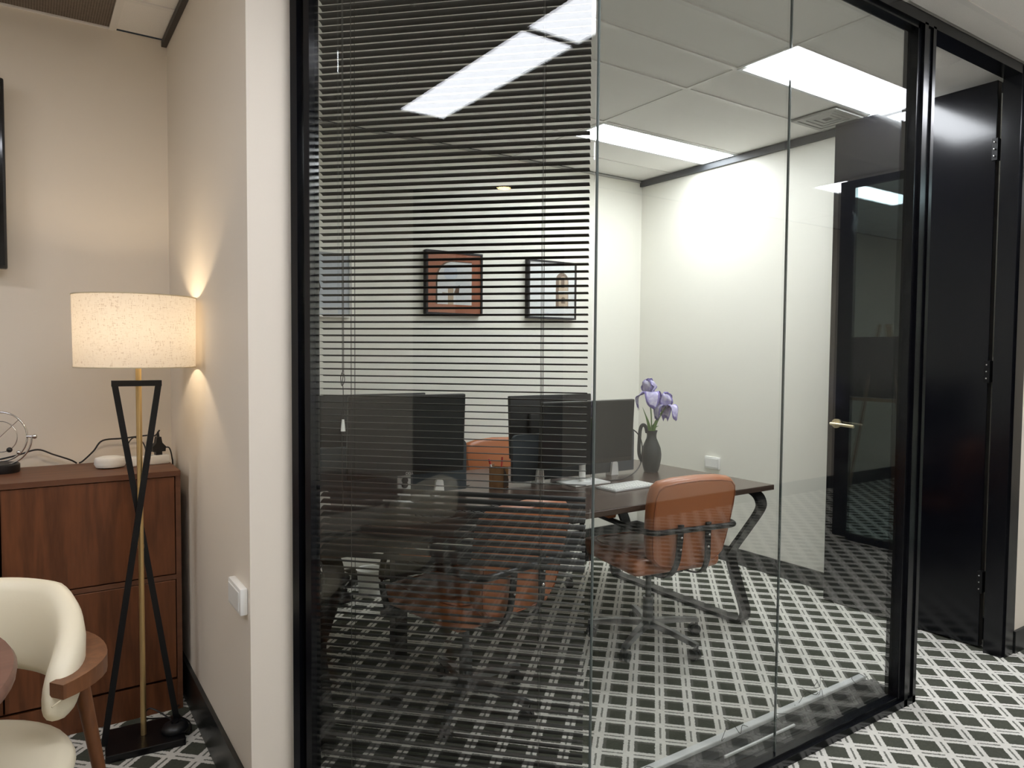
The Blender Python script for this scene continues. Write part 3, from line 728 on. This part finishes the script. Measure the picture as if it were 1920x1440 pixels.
# ------------------------------------------------------------------ lounge: cabinet
cb2 = thing('storage_cabinet', 'walnut storage cabinet against the lounge back wall', 'cabinet', (0, 0, 0))
CX0, CX1, CY0, CY1, CT = -.66, .488, 3.02, 3.41, .937
b = B(); b.box(CX0, CX1, CY0-.004, CY1, CT-.02, CT); b.box(CX1-.018, CX1, CY0, CY1, .0, CT-.02); b.box(CX0, CX0+.018, CY0, CY1, 0, CT-.02); b.box(CX0+.018, CX1-.018, CY1-.01, CY1, 0, CT-.02)
b.box(CX0+.018, CX1-.018, CY0+.002, CY1-.01, .523-.009, .523+.009); b.box(CX0+.018, CX1-.018, CY0+.03, CY1-.01, .10, .118)
b.obj('carcass', 'walnut_top', cb2)
B().box(CX0+.018, CX1-.018, CY0+.004, CY0+.02, 0, .118).obj('plinth', 'walnut', cb2)
for x0, x1 in ((-.082, CX1-.021), (CX0+.021, -.088)):
    for z0, z1 in ((.536, CT-.023), (.128, .511)):
        B().box(x0, x1, CY0+.001, CY0+.018, z0, z1, r=.0015, seg=1).obj('door', 'walnut', cb2)
# television
tv = thing('television', 'wall-mounted black television cut off by the left picture edge', 'television', (-.70, 3.36, 2.06))
B().box(-.648, .648, -.012, .03, -.355, .355, r=.006, seg=2).obj('body', 'plastic_black', tv, 40)
B().box(-.640, .640, -.0135, -.011, -.343, .347).obj('screen', 'tvglass', tv)
B().box(-.2, .2, .03, .07, -.15, .15).obj('wall_bracket', 'metal_black', tv)
# return air grille
gr = thing('return_air_grille', 'dark perforated return air grille in the lounge ceiling', 'air grille', (-.28, 3.271, CE))
B().box(-.585, .585, -.145, .145, .002, .008).obj('mesh_face', 'grille', gr)
b = B(); b.box(-.6, .6, -.159, -.145, -.004, .012); b.box(-.6, .6, .145, .159, -.004, .012); b.box(-.6, -.585, -.145, .145, -.004, .012); b.box(.585, .6, -.145, .145, -.004, .012); b.obj('frame', 'tee', gr)

# kinetic sculpture
ks = thing('desk_sculpture', 'chrome kinetic orbit sculpture on a black base on the cabinet', 'sculpture', (-.085, 3.31, CT), R(-25))
B().lathe([(.058, 0), (.060, .004), (.060, .03), (.056, .034), (.001, .034)], 32).obj('base', 'plastic_black', ks, 40)
C0 = (.0, 0, .135)
ring = lambda r, a0, a1, n=40, y=0: [(C0[0]+r*math.cos(a0+(a1-a0)*i/n), y, C0[2]+r*math.sin(a0+(a1-a0)*i/n)) for i in range(n+1)]
B().tube(ring(.108, R(-85), R(0)), .0035, 8).obj('support_arc', 'chrome', ks, 60)
rg = B().tube(ring(.092, 0, 2*PI, 48)[:-1], .0035, 8, closed=True).obj('outer_ring', 'chrome', ks, 60)
B().tube(ring(.058, 0, 2*PI, 40)[:-1], .0018, 6, closed=True).obj('inner_ring', 'chrome', rg, 60)
B().cyl((-.092*.7, 0, .135-.092*.7), (.092*.7, 0, .135+.092*.7), .0015, n=6).obj('axle', 'chrome', rg)
B().sphere((.03, 0, .085), .010).obj('ball', 'plastic_black', rg, 60)
B().sphere((.062, 0, .075), .008).obj('ball', 'chrome', rg, 60)
B().cyl((.09, 0, .135), (.125, 0, .135), .004, n=8).sphere((.118, 0, .135), .009).obj('pivot', 'chrome', ks, 60)

# power strip, adapter, plug, cables on the cabinet
pz = CT
ps = thing('power_strip', 'white power strip lying on the cabinet beside the lamp', 'power strip', (.405, 3.245, pz), R(12))
B().box(-.075, .075, -.028, .028, 0, .036, r=.005, seg=2).obj('body', 'white', ps, 40)
for x in (-.045, .0): B().cyl((x, 0, .0355), (x, 0, .0375), .017, n=18).obj('socket', 'silver', ps)
pg = thing('plug', 'black three-pin plug standing in the white power strip', 'plug', (.443, 3.252, pz+.036), R(12))
b = B(); b.prism([(-.024, .014), (.024, .014), (.026, .034), (.012, .05), (.008, .074), (-.008, .074), (-.012, .05), (-.026, .034)], lambda x, z: (x, -.014, z), lambda x, z: (x, .014, z)); b.box(-.012, .012, -.011, .011, 0, .014); b.obj('body', 'plastic_black', pg)
B().cyl((0, 0, .072), (0, 0, .095), .006, .0035, n=10).obj('strain_relief', 'plastic_black', pg)
ad = thing('adapter', 'flat white oval adapter lying on the cabinet', 'adapter', (.268, 3.225, pz+.001))
b = B().lathe([(.03, 0), (.05, .004), (.057, .018), (.055, .024), (.057, .028), (.052, .04), (.03, .046), (.001, .047)], 28)
for v in b.bm.verts: v.co.y *= .75
b.obj('body', 'white', ad, 50)
tag(B().tube(bez([(.448, 3.253, pz+.135), (.438, 3.30, pz+.11), (.418, 3.38, pz+.104), (.328, 3.39, pz+.096), (.255, 3.39, pz+.091), (.222, 3.39, pz+.05), (.185, 3.395, pz+.012), (.172, 3.40, pz+.004)], 6), .0035, 6).obj('power_cable', 'plastic_black', None, 60), 'black cable arching from the plug down behind the cabinet', 'cable')
tag(B().tube(bez([(.163, 3.40, pz+.004), (.14, 3.395, pz+.02), (.084, 3.39, pz+.046), (.031, 3.39, pz+.069), (-.03, 3.39, pz+.053), (-.09, 3.39, pz+.04), (-.19, 3.38, pz+.025), (-.36, 3.35, pz+.012)], 6), .0035, 6).obj('power_cable', 'plastic_black', None, 60), 'black cable running behind the chrome sculpture', 'cable')
tag(B().tube(bez([(.470, 3.25, pz+.066), (.485, 3.25, pz+.06), (.494, 3.25, pz+.02), (.497, 3.25, pz-.05), (.497, 3.24, .45), (.497, 3.12, .05), (.46, 2.985, .02), (.44, 2.955, .03)], 6), .003, 6).obj('lamp_cable', 'plastic_black', None, 60), 'black lamp cable dropping beside the cabinet to the floor', 'cable')
tag(B().tube(bez([(.40, 3.25, pz+.040), (.39, 3.26, pz+.085), (.36, 3.27, pz+.11), (.335, 3.25, pz+.09), (.33, 3.235, pz+.048)], 6), .0025, 6).obj('adapter_cable', 'plastic_black', None, 60), 'thin dark cord curving over the white adapter', 'cable')

# ------------------------------------------------------------------ floor lamp
LP = (.32, 2.83)
fl = thing('floor_lamp', 'lit floor lamp with oatmeal drum shade, brass pole and crossed black legs', 'lamp', (*LP, 0), R(-4))
B().box(-.115, .135, -.10, .10, 0, .026, r=.003, seg=2).obj('base_plate', 'metal_black', fl)
B().cyl((.006, 0, .026), (.006, 0, 1.47), .0095, n=18).cyl((.006, 0, .70), (.006, 0, .712), .0104, n=18).obj('pole', 'brass', fl, 40)
b = B()
for s, y in ((1, -.016), (-1, .016)):
    p0 = Vector((s*.068, y, 1.285)); p1 = Vector((-s*.118, y, .026))
    b.sweep([p0, p1], [(-.0065, -.010), (.0065, -.010), (.0065, .010), (-.0065, .010)], up=(1, 0, .15))
b.box(-.078, .078, -.022, .022, 1.275, 1.295)
b.obj('crossed_frame', 'metal_black', fl)
SR = .193
sh = B().shell([(SR*.985, 1.342), (SR, 1.586)], 72).obj('lamp_shade', 'shade', fl, 60)
for z, r in ((1.342, SR*.985), (1.586, SR)): B().tube([(r*math.cos(2*PI*i/72), r*math.sin(2*PI*i/72), z) for i in range(72)], .0022, 6, closed=True).obj('shade_rim', 'cream_seam', sh, 60)
b = B()
for k in range(3):
    a = 2*PI*k/3+.3; b.cyl((0.006, 0, 1.46), (SR*.99*math.cos(a), SR*.99*math.sin(a), 1.58), .0018, n=6)
b.obj('shade_spider', 'metal_black', sh)
B().cyl((.006, 0, 1.40), (.006, 0, 1.435), .016, n=14).obj('bulb_socket', 'metal_black', fl)
ld = bpy.data.lights.new('bulb_light', 'POINT'); ld.energy = LAMP_W; ld.color = (1.0, .80, .56); ld.shadow_soft_size = .03
lo = bpy.data.objects.new('bulb_light', ld); COL.objects.link(lo); lo.parent = fl; lo.location = (.006, 0, 1.468)
fs_ = thing('foot_switch', 'round black foot switch resting by the lamp base corner', 'switch', (.425, 2.80, .026))
B().lathe([(.042, 0), (.046, .008), (.040, .022), (.018, .030), (.001, .031)], 24).obj('body', 'plastic_black', fs_, 50)
B().cyl((0, 0, .029), (0, 0, .036), .014, n=16).obj('button', 'metal_black', fs_)
tag(B().tube(bez([(.425, 2.84, .035), (.41, 2.88, .045), (.36, 2.93, .07), (.345, 2.95, .03), (.40, 2.96, .008), (.46, 2.93, .008), (.485, 2.87, .008), (.475, 2.80, .008), (.455, 2.78, .02), (.445, 2.80, .04)], 6), .003, 6).obj('switch_cord', 'plastic_black', None, 60), 'thin black cord coiled around the lamp foot switch', 'cable')

# ------------------------------------------------------------------ cream chairs and round table
def cream_chair(label, loc, rz):
    t = thing('dining_chair', label, 'chair', (*loc, 0), rz, group='cream chairs around the round table')
    # local -x is the front; the back arc is centred on +x
    B().lathe([(.001, .405), (.225, .405), (.26, .412), (.277, .43), (.28, .448), (.271, .466), (.24, .480), (.13, .487), (.001, .489)], 40, c=(-.115, 0, 0)).obj('seat', 'cream', t, 60)
    B().lathe([(.001, .375), (.20, .375), (.205, .405), (.001, .405)], 32, c=(-.08, 0, 0)).obj('seat_ring', 'chairwood', t, 40)
    n = 44; m = 16; vs = []; A = R(113)
    for i in range(n+1):
        s = -1+2*i/n; th = s*A
        e = abs(s)
        top = .80 - .02*e*e - .135*max(0, (e-.40)/.60)**1.3
        bot = .575 - .012*math.sin(PI*e) - .05*max(0, (e-.5)/.5)
        k = 1.0 if e < .84 else math.sqrt(max(.0025, 1-((e-.84)/.16)**2))
        zc = (top+bot)/2; hh = (top-bot)/2*(.25+.75*k); tk = .036*(.15+.85*k)
        lean = .05
        for j in range(m):
            a = 2*PI*j/m; ca, sa = math.cos(a), math.sin(a)
            dx = math.copysign(abs(ca)**.75, ca)*tk; dz = math.copysign(abs(sa)**.75, sa)*hh
            rr = .245 + dx + lean*(dz/.12)*.28*(1-e*.5)
            vs.append((rr*math.cos(th), rr*math.sin(th)*1.0, zc+dz))
    fs = []
    for i in range(n): fs += [(i*m+k, i*m+(k+1) % m, (i+1)*m+(k+1) % m, (i+1)*m+k) for k in range(m)]
    fs += [tuple(range(m-1, -1, -1)), tuple(n*m+k for k in range(m))]
    b = B(); b._add(vs, fs); pad = b.obj('backrest_pad', 'cream', t, 180)
    for s in (-1, 1):
        B().tube(bez([(.285*math.cos(s*R(96)), s*.285*math.sin(R(96)), .625), (.284*math.cos(s*R(108)), s*.284*math.sin(R(108)), .610), (.275*math.cos(s*R(118)), s*.275*math.sin(R(118)), .60)], 4), .002, 5).obj('seam', 'cream_seam', pad)
    arc = [((.302-.034*max(0, (abs(th)-R(82))/R(31))**1.5)*math.cos(th), (.302-.034*max(0, (abs(th)-R(82))/R(31))**1.5)*math.sin(th), .625) for th in [R(-113+226*i/40) for i in range(41)]]
    rl = B().sweep(arc, [(-.026, -.021), (.026, -.021), (.026, .021), (-.026, .021)], scales=[.8+.2*min(1, min(i, 40-i)/5) for i in range(41)]).obj('back_rail', 'chairwood', t, 35)
    for s in (-1, 1):
        for a, top in ((R(46), .61), (R(140), .40)):
            if a < 1.6: p0 = (.302*math.cos(a), s*.302*math.sin(a), top); p1 = (.41*math.cos(a), s*.41*math.sin(a), 0)
            else: p0 = (-.10+.19*math.cos(a), s*.19*math.sin(a), top); p1 = (-.10+.27*math.cos(a), s*.27*math.sin(a), 0)
            B().cyl(p0, p1, .021, .013, n=16).obj('leg', 'chairwood', t, 40)
        B().cyl((.306*math.cos(R(46)), s*.306*math.sin(R(46)), .645), (.306*math.cos(R(46)), s*.306*math.sin(R(46)), .6472), .009, n=14).obj('dowel_cap', 'chairwood', rl)
    for a in (R(12), R(-12)):
        B().cyl((.10*math.cos(a), .10*math.sin(a), .39), (.29*math.cos(a), .29*math.sin(a), .61), .014, n=12).obj('back_support', 'chairwood', t, 40)
    return t
c1 = cream_chair('cream upholstered chair with walnut arms in front of the cabinet', (-.17, 2.07), R(76))
def cream_copy(label, loc, rz):
    c = copy_tree(c1); c.location = (*loc, 0); c.rotation_euler = (0, 0, rz); c['label'] = label
cream_copy('cream chair mirrored in the lower left of the blind glass', (-.33, 1.33), R(-55))
rt = thing('round_table', 'round brown table whose edge enters at the lower left', 'table', (-.525, 1.76, 0))
B().lathe([(.001, .74), (.487, .74), (.498, .745), (.5, .758), (.494, .768), (.001, .77)], 72).obj('tabletop', 'tabletop', rt, 40)
B().lathe([(.001, .02), (.03, .02), (.035, .06), (.032, .70), (.09, .74), (.001, .74)], 24).obj('pedestal', 'metal_black', rt, 40)
B().lathe([(.001, 0), (.30, 0), (.30, .008), (.05, .02), (.001, .02)], 40).obj('foot', 'metal_black', rt, 40)

# ------------------------------------------------------------------ what the glazing mirrors: end of the corridor
gd = thing('glazed_door', 'black framed glass door mirrored in the office glazing', 'door', (5.1, -.17, 0))
b = B(); b.box(-.02, .02, 0, .11, .04, 2.69); b.obj('stile', 'black', gd)
B().box(-.02, .02, .80, .90, .04, 2.69).obj('stile', 'black', gd)
B().box(-.02, .02, .11, .80, .02, .07).obj('bottom_rail', 'black', gd)
B().box(-.02, .02, .11, .80, 2.64, 2.69).obj('top_rail', 'black', gd)
B().box(-.004, .004, .11, .80, .07, 2.64).obj('pane', 'glass_dark', gd)
B().box(-.03, .03, .90, .95, 0, CE).obj('post', 'black', gd)
ez = thing('easel', 'timber easel carrying a brown canvas, mirrored in the glazing', 'easel', (6.75, -.72, 0), R(-90))
B().box(-.32, .32, -.03, -.005, 1.0, 1.58).obj('canvas', 'canvas', ez)
B().box(-.30, .30, -.06, .0, .965, .995).obj('ledge', 'pine', ez)
for p0, p1 in (((-.05, 0, 1.7), (-.30, -.06, 0)), ((.05, 0, 1.7), (.30, -.06, 0)), ((0, .03, 1.7), (0, .5, 0))):
    B().cyl(p0, p1, .014, n=10).obj('leg', 'pine', ez)
dl = thing('downlight', 'small warm downlight mirrored high in the blind window', 'downlight', (-2.08, -.40, CE))
B().shell([(.055, -.001), (.055, -.008), (.075, -.006), (.078, .0)], 24).obj('trim_ring', 'white', dl, 40)
B().cyl((0, 0, -.005), (0, 0, .003), .054, n=24).obj('lens', 'warmlight', dl)
